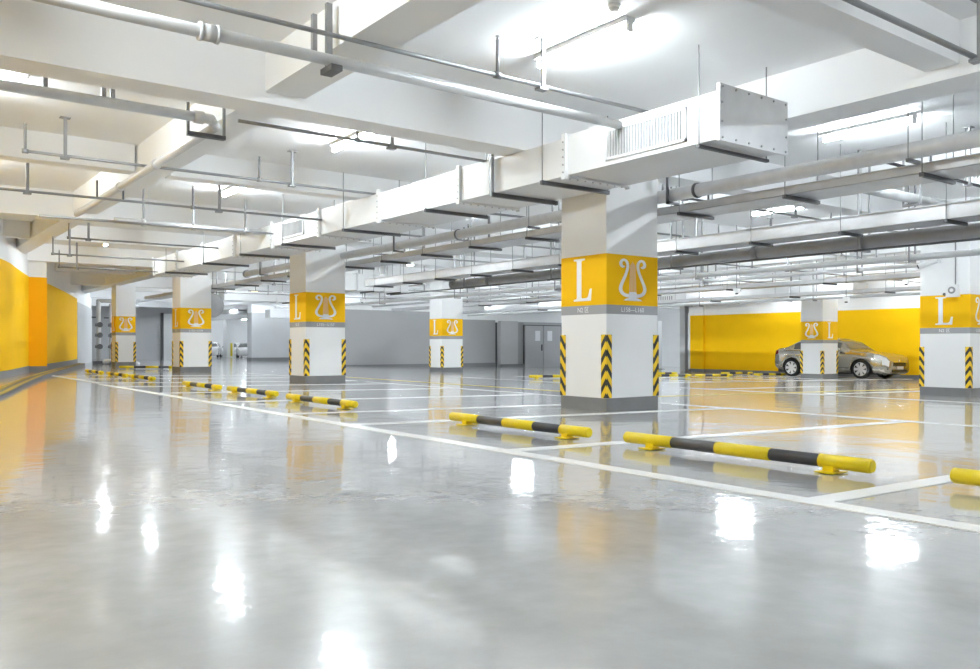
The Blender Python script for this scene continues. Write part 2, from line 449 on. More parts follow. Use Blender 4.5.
# lobby beyond the end of the yellow wall
struct(MB().box(44.0, 44.3, 25.6, 60, -1.2, SLAB).build('wall_lobby', 'wall', origin=(0,0,0)), 'pale wall of the lobby beyond the yellow wall')
struct(MB().box(33.2, 44.0, 44.0, 44.3, -1.2, SLAB).build('wall_lobby_back', 'wall', origin=(0,0,0)), 'pale back wall of the lobby beyond the yellow wall')
struct(MB().box(YWX, 48.0, 25.6, 25.9, -1.2, SLAB).build('wall_lobby_side', 'greywall2', origin=(0,0,0)), 'side wall closing the lobby behind the yellow wall')
struct(MB().box(XMIN, XMAX, YMIN-.3, YMIN, -1.0, SLAB).build('wall_behind', 'wall', origin=(0,0,0)), 'white wall behind the viewer')
struct(MB().box(XMIN-.3, XMIN, YMIN, YMAX, -1.0, SLAB).build('wall_outer', 'wall', origin=(0,0,0)), 'white outer wall beyond the curved wall')

# kerb that curves along the left wall
kc = curve([(-0.9,2.0),(0.45,9.0),(1.5,13.0),(2.4,17.2),(3.45,21.8),(4.75,26.8),(6.7,34.2)], 8)
kt = thing('curved_kerb', 'low dark kerb with yellow edge lines curving along the left wall', 'kerb', (2.2,17.2,fz(2.2)))
wall_strip(kc, 0.26, lambda x: fz(x)-.01, 0.135).build('kerb_stone', 'darkframe', kt)
def ribbon(pts, off, wd, zf, h):
    return wall_strip([(x-off, y+off*.25) for x, y in pts], wd, zf, h)
ribbon(kc, 0.02, 0.07, lambda x: .12, 0.142).build('edge_line', 'ochre', kt)
ribbon(kc, 0.17, 0.07, lambda x: .12, 0.142).build('edge_line', 'ochre', kt)

# ================================================================== COLUMNS
CWX, CWY = 0.94, 0.84
def ribbon_poly(pts, widths):
    """flat stroke polygon list of quads from a centre line"""
    out = []; n = len(pts)
    L = []
    for i in range(n):
        a = Vector(pts[max(0,i-1)]); c = Vector(pts[min(n-1,i+1)])
        d = (c-a).normalized(); nn = Vector((-d.y, d.x)) * widths[i]/2
        p = Vector(pts[i]); L.append((p-nn, p+nn))
    for (a, a2), (c, c2) in zip(L, L[1:]): out.append((a, c, c2, a2))
    return out
def lyre_shapes(h):
    arm = [(-.185,.815),(-.225,.80),(-.262,.835),(-.272,.885),(-.245,.945),(-.195,.965),(-.145,.935),(-.118,.87),(-.116,.79),(-.135,.70),(-.175,.58),(-.225,.46),(-.265,.35),(-.275,.26),(-.245,.185),(-.18,.135),(-.09,.115),(0,.11)]
    wd = [w_*1.15 for w_ in (.02,.05,.06,.055,.05,.05,.05,.05,.05,.05,.052,.055,.06,.065,.065,.065,.07,.08)]
    arm = curve(arm, 2); w2 = []
    for i in range(len(wd)-1): w2 += [wd[i], (wd[i]+wd[i+1])/2]
    w2.append(wd[-1])
    polys = ribbon_poly(arm, w2)
    polys += [tuple((-p[0], p[1]) for p in reversed(q)) for q in polys]
    polys.append(((-.21,.0),(.21,.0),(.17,.04),(-.17,.04)))
    polys.append(((-.17,.04),(.17,.04),(.07,.07),(-.07,.07)))
    polys.append(((-.06,.06),(.06,.06),(.06,.2),(-.06,.2)))
    polys.append(((-.1,.12),(.1,.12),(.075,.21),(-.075,.21)))
    strings = []
    for i in range(5):
        xb = -.07 + .035*i; xt = -.048 + .024*i; top = .93 - abs(i-2)*.035
        strings.append(((xb-.011,.2),(xb+.011,.2),(xt+.008,top),(xt-.008,top)))
    f = lambda L: [[(p[0]*h*1.5, p[1]*h) for p in q] for q in L]
    return f(polys), f(strings)
def letter_L(h):
    P = [(a*1.4, d) for a, d in [(-.20,0),(-.20,.04),(-.14,.05),(-.125,.08),(-.125,.92),(-.14,.95),(-.20,.96),(-.20,1),(.07,1),(.07,.96),(0,.95),(-.015,.92),(-.015,.085),(.0,.065),(.11,.065),(.15,.1),(.19,.28),(.235,.28),(.215,0)]]
    return [[(a*h, d*h) for a, d in P]]
def flat(name, polys, m, parent, o, u, nrm, depth=0.004):
    q = MB()
    for i, p in enumerate(polys): q.prism(p, o, u, (0,0,1), Vector(nrm)*(depth + i*2.5e-5))
    return q.build(name, m, parent)
def text_mesh(body, size):
    cu = bpy.data.curves.new('t', 'FONT'); cu.body = body; cu.size = size; cu.align_x = 'CENTER'
    cu.resolution_u = 2
    o = bpy.data.objects.new('t', cu); COL.objects.link(o)
    dg = bpy.context.evaluated_depsgraph_get()
    me = bpy.data.meshes.new_from_object(o.evaluated_get(dg)); me.name = 'print'
    bpy.data.objects.remove(o); bpy.data.curves.remove(cu)
    me.materials.clear(); me.materials.append(M['white']); return me
T_ZONE = text_mesh('N2 区', 0.085)
TXT = {}
def text_for(s):
    if s not in TXT: TXT[s] = text_mesh(s, 0.085)
    return TXT[s]
GUARD = {}
def guard_mesh(sx, sy):
    if (sx, sy) not in GUARD:
        q = MB(); t, a, h = 0.014, 0.082, 0.80
        # corner at origin, arms run along -sx*x and -sy*y on the column's faces
        xs = sorted((sx*t, -sx*a)); ys = sorted((0, sy*t)); q.box(xs[0], xs[1], ys[0], ys[1], 0, h)
        xs = sorted((0, sx*t)); ys = sorted((0, -sy*a)); q.box(xs[0], xs[1], ys[0], ys[1], 0, h)
        GUARD[(sx, sy)] = withmat(q.mesh('corner_guard'), 'hazard')
    return GUARD[(sx, sy)]
def column(x, y, label, l_on='x', bays='L158—L160', detail=True, CWX=0.94, CWY=0.84):
    cx, cy = x + CWX/2, y + CWY/2; z = fz(cx)
    t = thing('concrete_column', label, 'column', (cx, cy, z), 'columns with yellow bands')
    MB().box(x, x+CWX, y, y+CWY, z-.03, SLAB).build('shaft', 'column', t)
    def ring(name, m, z0, z1, e):
        MB().box(x-e, x+CWX+e, y-e, y+CWY+e, z0, z1).build(name, m, t)
    ring('skirting', 'base_grey', z-.02, z+.165, .006)
    ring('grey_band', 'band_grey', z+1.23, z+1.345, .003)
    ring('yellow_band', 'band_yellow', z+1.345, z+1.99, .003)
    for sx in (-1, 1):
        for sy in (-1, 1):
            child('corner_guard', guard_mesh(sx, sy), t, (sx*CWX/2, sy*CWY/2, .168))
    lz = z + 1.345
    pol, strg = lyre_shapes(0.54)
    def face_x(kind):
        o = (x-.0032, cy, lz); u = (0,-1,0); nr = (-1,0,0)
        return o, u, nr
    def face_y(kind):
        o = (cx, y-.0032, lz); u = (1,0,0); nr = (0,-1,0)
        return o, u, nr
    fl, fy = (face_x, face_y) if l_on == 'x' else (face_y, face_x)
    o, u, nr = fl(0)
    flat('letter_l', letter_L(0.55), 'white', t, Vector(o) - Vector(u)*.02+Vector((0,0,.06)), u, nr)
    o, u, nr = fy(0)
    em = flat('lyre_emblem', pol, 'white', t, Vector(o)+Vector((0,0,.06)), u, nr)
    flat('strings', strg, 'peach', em, Vector(o)+Vector((0,0,.06)), u, nr, .003)
    if detail:
        rx = (math.pi/2, 0, -math.pi/2); ry = (math.pi/2, 0, 0)
        za = z + 1.26
        ox = (x-.0045-cx, 0, za-z); oy = (0, y-.0045-cy, za-z)
        child('zone_text', T_ZONE, t, ox if l_on == 'x' else oy, rx if l_on == 'x' else ry)
        child('bay_text', text_for(bays), t, oy if l_on == 'x' else ox, ry if l_on == 'x' else rx)
    return t
column(7.47, 7.50, 'nearest large white column with yellow L band and corner guards', 'x', 'L158—L160')
column(7.68, 16.85, 'white column with yellow lyre band, second along the duct from the viewer', 'x', 'L155—L157')
column(7.81, 26.18, 'white column with yellow lyre band, third along the duct, beside the round fan', 'x', 'L152—L154', True)
column(8.05, 35.4, 'small farthest white column beside the riser pipes and the curved wall', 'x', 'L149—L151', False, CWX=.74, CWY=.7)
c_r = column(17.09, 7.31, 'white column at the right edge of the photo with camera and loudspeaker', 'x', 'L128—L130', CWY=.95)
c_c = column(26.50, 16.13, 'white column standing in front of the parked silver car', 'y', 'L101—L103', False)
column(17.22, 25.87, 'distant white column in front of the grey back wall', 'x', 'L122—L124', False)

# a plain column far off in the hall, between the parked white cars
fc = thing('concrete_column', 'tiny pale column far off in the bright hall among parked cars', 'column', (28.6, 80.5, fz(28.6)))
MB().box(28.25, 28.95, 80, 81, fz(28.6)-.03, SLAB).build('shaft', 'column', fc)
MB().box(28.6, 28.8, 79.96, 80, fz(28.6)+.1, 1.0).build('corner_guard', 'yline', fc)

# ================================================================== WHEEL STOPS
def stop_proto(L):
    t = thing('wheel_stop', '', 'wheel stop', (0,0,0), 'tubular yellow and black wheel stops')
    r = 0.040; zc = 0.066
    cuts = [0, .165, .345, .565, .765, 1.0]
    ys = [-L/2 + L*c for c in cuts]
    MB().cyl((0,ys[0]+.02,zc),(0,ys[5]-.02,zc), r, 16).build('tube', 'stop_k', t)
    for i in (0, 2, 4):
        q = MB(); q.cyl((0,ys[i],zc),(0,ys[i+1],zc), r*1.07, 18)
        q.build('yellow_sleeve', 'stop_y', t)
    for s_ in (0, 5):
        e = ys[s_]; d = -.012 if s_ == 0 else .012
        MB().cyl((0,e,zc),(0,e+d,zc), r*1.07, 18, r*.85).build('end_cap', 'stop_y', t)
    for yy in (-L*.37, L*.37):
        f = MB().box(-.035, .035, yy-.035, yy+.035, .006, zc-.02).build('foot', 'stop_y', t)
        MB().box(-.085, .085, yy-.06, yy+.06, 0, .008).build('foot_plate', 'stop_y', f)
    return t
def lay_stop(src, x, y, rz, label):
    t = copy_tree(src)
    t.location = (x, y, fz(x)+.004)
    m = Matrix.Rotation(SL, 3, 'Y') @ Matrix.Rotation(rz, 3, 'Z')
    t.rotation_euler = m.to_euler(); t['label'] = label
    return t
proto = stop_proto(1.95)
rowA = [(4.72,3.54,'nearest full yellow and black wheel stop, right of the big column'),
        (4.70,5.90,'yellow and black wheel stop in front of the nearest column'),
        (4.70,9.90,'yellow and black wheel stop between the two nearest columns, nearer one'),
        (4.81,12.54,'yellow and black wheel stop, middle one of three beside the second column'),
        (4.80,14.90,'yellow and black wheel stop, farther one of three beside the second column'),
        (4.95,19.42,'small wheel stop along the aisle line, nearest of the far three'),
        (4.96,21.72,'small wheel stop along the aisle line, middle of the far three'),
        (4.98,24.30,'small wheel stop along the aisle line, farthest by the curved wall')]
for x, y, lab in rowA:
    lay_stop(proto, x, y, 0, lab)
lay_stop(proto, 4.76, 1.14, 0, 'yellow wheel stop cut off by the right edge of the photo')
rowB = [(16.15,18.3,'distant wheel stop just left of the nearest column'),
        (21.2,18.3,'distant wheel stop just right of the nearest column, nearer row'),
        (23.4,18.3,'distant wheel stop before the yellow wall, nearer row, left of the car'),
        (23.3,20.7,'distant wheel stop just right of the nearest column, farther row'),
        (27.9,20.7,'distant wheel stop before the yellow wall, farther row'),
        (27.5,18.9,'distant wheel stop at the rear wheels of the silver car'),
        (8.0,30.4,'distant wheel stop lying across, between the third and fourth columns')]
for x, y, lab in rowB:
    lay_stop(proto, x, y, math.pi/2, lab)
for p in (proto,):
    for ch in list(p.children_recursive): bpy.data.objects.remove(ch)
    bpy.data.objects.remove(p)

# ================================================================== MAIN AIR DUCT
DX0, DX1 = 6.41, 7.40
DZ0, DZ1 = 2.75, 3.175
du = thing('air_duct', 'long white rectangular air duct hung along the column row', 'air duct', (6.9, 14.0, DZ0))
fl_y = [7.08, 9.19, 11.36, 13.48, 15.57, 17.65, 19.7, 21.75, 23.8]
ys = [4.96] + fl_y
for i, (a, c) in enumerate(zip(ys, ys[1:])):
    e = 0.0 if i else 0.03
    MB().box(DX0-e*.2, DX1, a, c, DZ0, DZ1+e).build('duct_section', 'duct', du)
for y in fl_y:
    q = MB(); e = .045
    q.box(DX0-e, DX0, y-.035, y+.035, DZ0-e, DZ1+e); q.box(DX1, DX1+.02, y-.035, y+.035, DZ0-e, DZ1)
    q.box(DX0, DX1, y-.035, y+.035, DZ0-e*.6, DZ0)
    f = q.build('flange', 'duct', du)
    for i in range(5):
        zz = DZ0 + .03 + i*(DZ1-DZ0-.03)/4.6
        MB().cyl((DX0-e, y, zz), (DX0-e-.012, y, zz), .011, 6).build('bolt', 'rivet', f)
    for i in range(8):
        xx = DX0 + .06 + i*.12
        MB().cyl((xx, y, DZ0-e*.6), (xx, y, DZ0-e*.6-.01), .01, 6).build('bolt', 'rivet', f)
cap = MB().box(DX0-.03, DX1+.06, 4.925, 4.96, DZ0-.02, DZ1+.09).build('end_cap', 'galv', du)
cx0, cx1, cz0, cz1 = DX0-.03, DX1+.06, DZ0-.02, DZ1+.09
for i in range(6):
    xx = cx0+.04 + i*(cx1-cx0-.08)/5
    for zz in (cz0+.03, cz1-.03):
        MB().cyl((xx,4.925,zz),(xx,4.915,zz), .011, 6).build('rivet', 'rivet', cap)
for i in range(1,3):
    zz = cz0 + i*(cz1-cz0)/3
    for xx in (cx0+.03, cx1-.03):
        MB().cyl((xx,4.925,zz),(xx,4.915,zz), .011, 6).build('rivet', 'rivet', cap)
def grille(y0, y1, z0, z1, n):
    q = MB(); e = .03
    q.box(DX0-.025, DX0, y0, y1, z0, z0+e); q.box(DX0-.025, DX0, y0, y1, z1-e, z1)
    q.box(DX0-.025, DX0, y0, y0+e, z0, z1); q.box(DX0-.025, DX0, y1-e, y1, z0, z1)
    g = q.build('grille', 'duct', du)
    MB().box(DX0-.01, DX0-.007, y0+e, y1-e, z0+e, z1-e).build('backing', 'midsteel', g)
    for i in range(n):
        yy = y0 + e + (i+.5)*(y1-y0-2*e)/n
        MB().prism([(-.012,-.016),(.0,-.016),(.012,.016),(.0,.016)], (DX0-.013,yy,z0+e), (1,0,0), (0,1,0), (0,0,z1-z0-2*e)).build('louver', 'louver', g)
grille(5.33, 6.43, 2.80, 3.135, 26)
grille(14.12, 15.15, 2.83, 3.135, 18)
# hangers: rods and cross bars
for i, y in enumerate((5.16, 7.45, 9.98, 12.51, 15.0, 17.2, 19.6, 22.6)):
    MB().box(DX0-.06, DX1+.06, y-.02, y+.02, DZ0-.05, DZ0-.003 if i else DZ0-.022).build('hanger_bar', 'steel', du)
    top = SLAB
    for xx in (DX0-.04, DX1+.04):
        if xx > 7 and any(abs(y-g) < .21 for g in GY): continue
        MB().cyl((xx,y,DZ0-.05),(xx,y,top), .007, 6).build('hanger_rod', 'midsteel', du)
y = 8.42
MB().box(DX0-.06, DX1+.06, y-.025, y+.025, DZ0-.055, DZ0-.003).build('hanger_bar', 'steel', du)
MB().box(DX0-.075, DX0-.03, y-.025, y+.025, DZ0-.055, DZ1+.17).build('hanger_strut', 'midsteel', du)

# ================================================================== PIPES UNDER THE CEILING (left part)
def strut(t, x, y, z0, z1, w_=.045, m='midsteel'):
    MB().box(x-w_/2, x+w_/2, y-.02, y+.02, z0, z1).build('hanger_strut', m, t)
def uhanger(t, x, y, zc, r, top, m='steel', axis='x'):
    """trapeze of two rods and a bar under a pipe"""
    d = r + .05
    if axis == 'x':   # pipe runs along X, bar runs along Y
        MB().box(x-.02, x+.02, y-d, y+d, zc-r-.04, zc-r).build('hanger_bar', m, t)
        for s_ in (-1, 1):
            MB().box(x-.012, x+.012, y+s_*d-.012, y+s_*d+.012, zc-r-.04, top).build('hanger_rod', m, t)
    else:
        MB().box(x-d, x+d, y-.02, y+.02, zc-r-.04, zc-r).build('hanger_bar', m, t)
        for s_ in (-1, 1):
            MB().box(x+s_*d-.012, x+s_*d+.012, y-.012, y+.012, zc-r-.04, top).build('hanger_rod', m, t)
def couple(t, p, d, r, m='pipe'):
    p = Vector(p); d = Vector(d)
    for a, c, rr in ((-.05,.05,1.22),(-.075,-.05,1.35),(.05,.075,1.35)):
        MB().cyl(p+d*a, p+d*c, r*rr, 14).build('coupling', m, t)
# thick pipe crossing the top left corner
t = thing('drain_pipe', 'thick pale pipe crossing the top left of the photo towards the duct grille', 'pipe', (3.0,6.19,3.13))
MB().cyl((-2.0,6.19,3.13),(DX0-.06,6.19,3.13), .047, 18).build('pipe_run', 'pipe_white', t)
couple(t, (2.05,6.19,3.13), (1,0,0), .052, 'pipe_white')
strut(t, 3.06, 6.27, 3.06, 3.62, .05); strut(t, 2.93, 6.27, 3.12, 3.5, .04)
MB().box(3.0,3.1,6.1,6.3,3.03,3.075).build('hanger_bar', 'steel', t)
# sprinkler lines that run across the bays (parallel to the cross beams)
def sprinkler(t, x, y, z, up=.30, m='pipe'):
    MB().cyl((x,y,z),(x,y,z+up), .017, 8).build('riser_nipple', m, t)
    h = MB(); h.cyl((x,y,z+up),(x,y,z+up+.03), .011, 8); h.cyl((x,y,z+up+.03),(x,y,z+up+.035), .02, 8)
    h.build('sprinkler_head', 'rivet', t)
    MB().cyl((x-.035,y,z),(x+.035,y,z), .03, 10).build('tee', m, t)
def hanger(t, x, y, z, top=SLAB, m='midsteel'):
    MB().box(x-.02, x+.02, y-.045, y-.022, z-.03, top).build('hanger_strut', m, t)
    MB().box(x-.05, x+.05, y-.05, y+.03, z-.045, z-.02).build('clamp', m, t)
    MB().box(x-.06, x+.06, y-.07, y+.02, top-.012, top).build('anchor_plate', m, t)
def branch(y, z, x0, x1, label, r=.019, heads=(), hangs=(), m='midsteel', up=.3):
    t = thing('sprinkler_pipe', label, 'pipe', ((x0+x1)/2, y, z), 'sprinkler branch pipes')
    MB().cyl((x0,y,z),(x1,y,z), r, 10).build('pipe_run', m, t)
    for x in heads: sprinkler(t, x, y, z, up, m)
    for x in hangs: hanger(t, x, y, z)
    return t
branch(5.95, 3.24, -2.0, 6.9, 'thin sprinkler pipe crossing the ceiling above the duct grille', heads=(4.56,), hangs=(5.07,), up=.32)
branch(8.72, 3.21, 3.2, 8.0-.27, 'thin sprinkler pipe just beyond the big cross beam, passing a bright lamp', heads=(4.62,), hangs=(5.07,), up=.2)
branch(11.62, 3.2, 1.58, 7.7, 'thin sprinkler pipe with an upturned left end above the duct', heads=(1.60,4.58), hangs=(2.04,5.07))
branch(13.4, 3.0, -2.0, DX0-.003, 'thin dark sprinkler pipe under the third ceiling bay on the left', heads=(4.19,), hangs=(1.87,4.6), m='midsteel')
branch(3.11, 3.2, 4.2, 7.7, 'grey sprinkler pipe beside the beam in the top right corner', hangs=(7.36,), m='midsteel', r=.024)
branch(18.7, 3.0, 3.34, DX0-.003, 'thin sprinkler pipe with square upturned end, left of the duct, nearest of three', heads=(3.36,), hangs=(3.72,), m='midsteel', up=.36)
branch(21.2, 2.9, 3.46, DX0-.003, 'thin sprinkler pipe with square upturned end, left of the duct, middle of three', heads=(3.48,), hangs=(3.82,), m='midsteel', up=.36)
branch(23.5, 2.8, 4.0, DX0-.003, 'thin sprinkler pipe with square upturned end, left of the duct, farthest of three', heads=(4.0,), hangs=(4.4,), m='midsteel', up=.4)
# thick pipe with elbow along the secondary beam
t = thing('drain_pipe', 'thick grey pipe that elbows and follows the ceiling beam down the left aisle', 'pipe', (2.9,9,3.15))
MB().tube([(-1.1,8.62,3.15),(2.88,8.62,3.15),(2.98,8.78,3.12),(3.02,16.1,3.12)], .05, 14).build('pipe_run', 'pipe', t)
MB().cyl((2.70,8.62,3.15),(2.8,8.62,3.15), .065, 14).build('coupling', 'pipe', t)
MB().cyl((2.99,11.0,3.12),(2.99,11.1,3.12), .065, 14).build('coupling', 'pipe', t)
MB().cyl((3.0,12.9,3.12),(3.0,13.0,3.12), .065, 14).build('coupling', 'pipe', t)
MB().box(2.72,3.12,8.86,8.93,3.02,3.06).build('hanger_bar', 'steel', t)
for xx in (2.73, 3.11):
    MB().box(xx-.014,xx+.014,8.88,8.91,3.02,3.5).build('hanger_strut', 'midsteel', t)
for xx in (2.83, 3.2):
    MB().box(xx-.012,xx+.012,13.6,13.63,3.02,3.3).build('hanger_rod', 'steel', t)
MB().box(2.82,3.21,13.59,13.64,3.02,3.05).build('hanger_bar', 'steel', t)
for xx in (1.35, 1.85, 1.93):
    MB().box(xx-.02,xx+.02,8.6,8.64,3.2,SLAB).build('hanger_strut', 'midsteel', t)
# thick pipe crossing near the second column
t = thing('fire_main_pipe', 'white pipe crossing towards the duct just before the second column', 'pipe', (4.5,15.75,3.0))
MB().cyl((2.35,15.6,2.97),(DX0-.06,15.4,2.97), .022, 10).build('thin_pipe', 'midsteel', t)
MB().cyl((3.6,15.95,3.05),(DX0-.003,15.95,3.05), .055, 14).build('pipe_run', 'pipe_white', t)
for xx in (4.1, 5.0, 6.0):
    MB().cyl((xx-.04,15.95,3.05),(xx+.04,15.95,3.05), .07, 14).build('coupling', 'pipe_white', t)
    MB().box(xx-.015,xx+.015,15.94,15.97,3.05,SLAB).build('hanger_rod', 'midsteel', t)

# ================================================================== SERVICES TO THE RIGHT OF THE COLUMN ROW
# insulated pipe
t = thing('insulated_pipe', 'large grey insulated pipe running past the back of the nearest column', 'pipe', (8.62,8,2.8))
MB().cyl((8.55,-5,2.8),(8.55,16.8,2.8), .085, 20).build('pipe_run', 'pipe', t)
for yy in (3.2, 6.95, 12.3):
    MB().cyl((8.55,yy-.02,2.8),(8.55,yy+.02,2.8), .098, 20).build('clamp', 'steel', t)
for yy in (4.2, 7.35, 10.2, 14.4):
    if yy in (7.35, 14.4): MB().box(8.43,8.45,yy-.02,yy+.02,2.67,SLAB).build('hanger_strut', 'steel', t)
    else: MB().cyl((8.44,yy,2.67),(8.44,yy,SLAB), .006, 6).build('hanger_rod', 'midsteel', t)
    MB().box(8.43,8.66,yy-.02,yy+.02,2.67,2.705).build('hanger_bar', 'steel', t)
t = thing('insulated_pipe', 'short grey insulated pipe with capped end between the second and third columns', 'pipe', (8.58,20,2.8))
MB().cyl((8.56,17.76,2.8),(8.56,22.6,2.8), .085, 18).build('pipe_run', 'pipe', t)
MB().cyl((8.56,22.6,2.8),(8.56,22.68,2.8), .11, 18).build('end_flange', 'pipe_dark', t)
for yy in (18.6, 21.4):
    MB().box(8.44,8.67,yy-.02,yy+.02,2.67,2.705).build('hanger_bar', 'steel', t)
    MB().box(8.44,8.46,yy-.015,yy+.015,2.67,SLAB).build('hanger_strut', 'steel', t)
# cable tray 1
def tray(x0, x1, z, y0, y1, label, bars, top=SLAB, wallh=.1, m='tray', over=.06, name='cable_tray'):
    t = thing(name, label, 'cable tray', ((x0+x1)/2,(y0+y1)/2,z), 'cable trays')
    q = MB(); q.box(x0,x1,y0,y1,z,z+.006); q.box(x0,x0+.006,y0,y1,z,z+wallh); q.box(x1-.006,x1,y0,y1,z,z+wallh)
    q.box(x0-.02,x0,y0,y1,z+wallh-.006,z+wallh); q.box(x1,x1+.02,y0,y1,z+wallh-.006,z+wallh)
    q.build('tray_body', m, t)
    MB().box(x0+.01,x1-.01,y0,y1,z+wallh,z+wallh+.008).build('lid', m, t)
    for yb in bars:
        MB().box(x0-over,x1+over,yb-.022,yb+.022,z-.045,z-.002).build('hanger_bar', 'steel', t)
        for xx in (x0-over+.02, x1+over-.02):
            MB().cyl((xx,yb,z-.045),(xx,yb,top), .006, 6).build('hanger_rod', 'midsteel', t)
    return t
tray(8.77, 9.38, 2.60, -5, 34, 'wide flat galvanised cable tray beside the large insulated pipe', (2.6,4.2,5.8,7.4,9.0,10.6,12.2,13.8,15.4,17.0,18.6,20.2,22,24,26,28))
tray(11.15, 11.66, 2.44, -5, 20.6, 'deep galvanised cable trunking in the middle bay above a dark pipe', (3.4,5.05,6.5,8.0,9.5,11,12.5,14,15.5,17,18.5,20), wallh=.2, over=.04)
t = thing('fire_main_pipe', 'thick dark grey pipe hung beneath the deep cable trunking', 'pipe', (11.85,6,2.34))
MB().cyl((11.85,-5,2.34),(11.85,17.2,2.34), .105, 18).build('pipe_run', 'pipe_dark', t)
MB().cyl((11.85,17.2,2.34),(11.85,17.3,2.34), .135, 18).build('end_flange', 'pipe_dark', t)
for yy in (1.2, 8.4, 15.8):
    MB().cyl((11.85,yy-.05,2.34),(11.85,yy+.05,2.34), .13, 18).build('coupling', 'pipe_dark', t)
for yy in (4.6, 6.55, 10.1, 13.4, 16.6):
    uhanger(t, 11.85, yy, 2.34, .105, SLAB, 'midsteel', 'y')
t = thing('conduit', 'thin dark conduit running under the thick dark pipe', 'pipe', (11.6,6,2.2))
MB().cyl((11.62,-5,2.2),(11.62,20,2.2), .016, 8).build('pipe_run', 'steel', t)
for yy in (4.6, 6.55, 10.1, 13.4, 16.6): MB().box(11.6,11.66,yy-.015,yy+.015,2.18,2.21).build('clamp', 'steel', t)
# white pipe in front of the right-hand column
t = thing('fire_main_pipe', 'long white pipe passing in front of the right edge column', 'pipe', (14.2,6.5,2.3))
MB().cyl((14.2,-5,2.3),(14.2,30,2.3), .055, 14).build('pipe_run', 'pipe_white', t)
for yy in (2.5, 7.0, 11.5, 16, 20.5, 25): uhanger(t, 14.2, yy, 2.3, .055, SLAB, 'midsteel', 'y')
# pipe across the right bay
t = thing('fire_main_pipe', 'thick pale pipe crossing the bay above the right edge column', 'pipe', (13,5.87,2.9))
MB().cyl((9.6,5.87,2.9),(22,5.87,2.9), .07, 16).build('pipe_run', 'pipe_white', t)
for xx in (11.9, 15.6, 19.5):
    uhanger(t, xx, 5.87, 2.9, .07, SLAB, 'midsteel', 'x')
branch(5.0, 2.95, 9.5, 24, 'thin dark sprinkler pipe crossing near the top of the right edge column', heads=(10.6,12.4,15.4), hangs=(11.6,13.6,16.6), m='steel')
branch(8.72, 3.15, 8.3, 30, 'sprinkler pipe crossing the right bays in line with the nearest column', heads=(9.9,11.0,14.6,19.4), hangs=(10.4,13.4,16.4,21), m='midsteel')
branch(11.3, 3.05, 8.3, 30, 'sprinkler pipe crossing the right bays, second beyond the nearest column', heads=(9.9,14.6,19.4,24), hangs=(10.4,13.4,16.4,21,25), m='midsteel')
branch(13.9, 2.95, 8.3, 30, 'sprinkler pipe crossing the right bays, third beyond the nearest column', heads=(9.9,14.6,19.4,24), hangs=(10.4,13.4,16.4,21,25), m='midsteel')
branch(16.4, 2.85, 8.75, 30, 'sprinkler pipe crossing the right bays, fourth beyond the nearest column', heads=(9.9,14.6,19.4,24), hangs=(10.4,13.4,18.4,21,25), m='midsteel')
branch(25.2, 2.75, 9.45, 25.1, 'sprinkler pipe crossing the right bays before the distant column', heads=(12,14.6,19.4,24), hangs=(10.4,13.4,16.0,21), m='midsteel')
branch(29.6, 2.7, 9.45, 25.1, 'sprinkler pipe crossing behind the distant column', heads=(12,14.6,19.4,24), hangs=(10.4,13.4,16.0,21), m='midsteel')
tray(19.8, 20.3, 2.42, 4, 34, 'far cable tray between the right edge column row and the yellow wall', (6,9,12,15,18,21,24,27), wallh=.1)
tray(22.9, 23.3, 2.32, 4, 34, 'farthest narrow cable tray before the yellow wall', (6,9,12,15,18,21,24,27), wallh=.1)
t = thing('fire_main_pipe', 'pale pipe running along the bay before the yellow wall', 'pipe', (24.2,15,2.3))
MB().cyl((24.2,2,2.3),(24.2,34,2.3), .05, 12).build('pipe_run', 'pipe_white', t)
for yy in (6, 10.5, 15, 19.5): uhanger(t, 24.2, yy, 2.3, .05, SLAB, 'midsteel', 'y')
t = thing('fire_main_pipe', 'grey pipe running along the bay behind the right edge column row', 'pipe', (18.6,15,2.6))
MB().cyl((18.8,4,2.6),(18.8,34,2.6), .05, 12).build('pipe_run', 'pipe', t)
for yy in (6, 10.5, 15, 19.5): uhanger(t, 18.8, yy, 2.6, .05, SLAB, 'midsteel', 'y')

# other ducts
def duct2(label, x0, x1, y0, y1, z0, z1, seams, axis, grill=None):
    t = thing('air_duct', label, 'air duct', ((x0+x1)/2,(y0+y1)/2,z0))
    cuts = [y0 if axis == 'y' else x0] + list(seams) + [y1 if axis == 'y' else x1]
    for a, c in zip(cuts, cuts[1:]):
        (MB().box(x0,x1,a,c,z0,z1) if axis == 'y' else MB().box(a,c,y0,y1,z0,z1)).build('duct_section', 'duct', t)
    for s_ in seams:
        if axis == 'y': MB().box(x0-.03,x1+.03,s_-.025,s_+.025,z0-.03,z1+.03).build('flange', 'galv', t)
        else: MB().box(s_-.025,s_+.025,y0-.03,y1+.03,z0-.03,z1+.03).build('flange', 'galv', t)
        o_ = s_ + .5
        if axis == 'y':
            MB().box(x0-.05,x1+.05,o_-.02,o_+.02,z0-.045,z0-.002).build('hanger_bar', 'steel', t)
            for xx in (x0-.04,x1+.04): MB().cyl((xx,o_,z0-.04),(xx,o_,SLAB), .006, 6).build('hanger_rod', 'midsteel', t)
        else:
            MB().box(o_-.02,o_+.02,y0-.05,y1+.05,z0-.045,z0-.002).build('hanger_bar', 'steel', t)
            for yy in (y0-.04,y1+.04): MB().cyl((o_,yy,z0-.04),(o_,yy,SLAB), .006, 6).build('hanger_rod', 'midsteel', t)
    if grill:
        a, c = grill
        g = MB().box(x0-.03,x0,a,c,z0+.05,z1-.04).build('grille', 'duct', t)
        n = 10
        for i in range(n):
            yy = a+.05+(c-a-.1)*(i+.25)/n
            MB().box(x0-.04,x0-.03,yy,yy+.05,z0+.08,z1-.07).build('louver', 'midsteel', g)
    return t
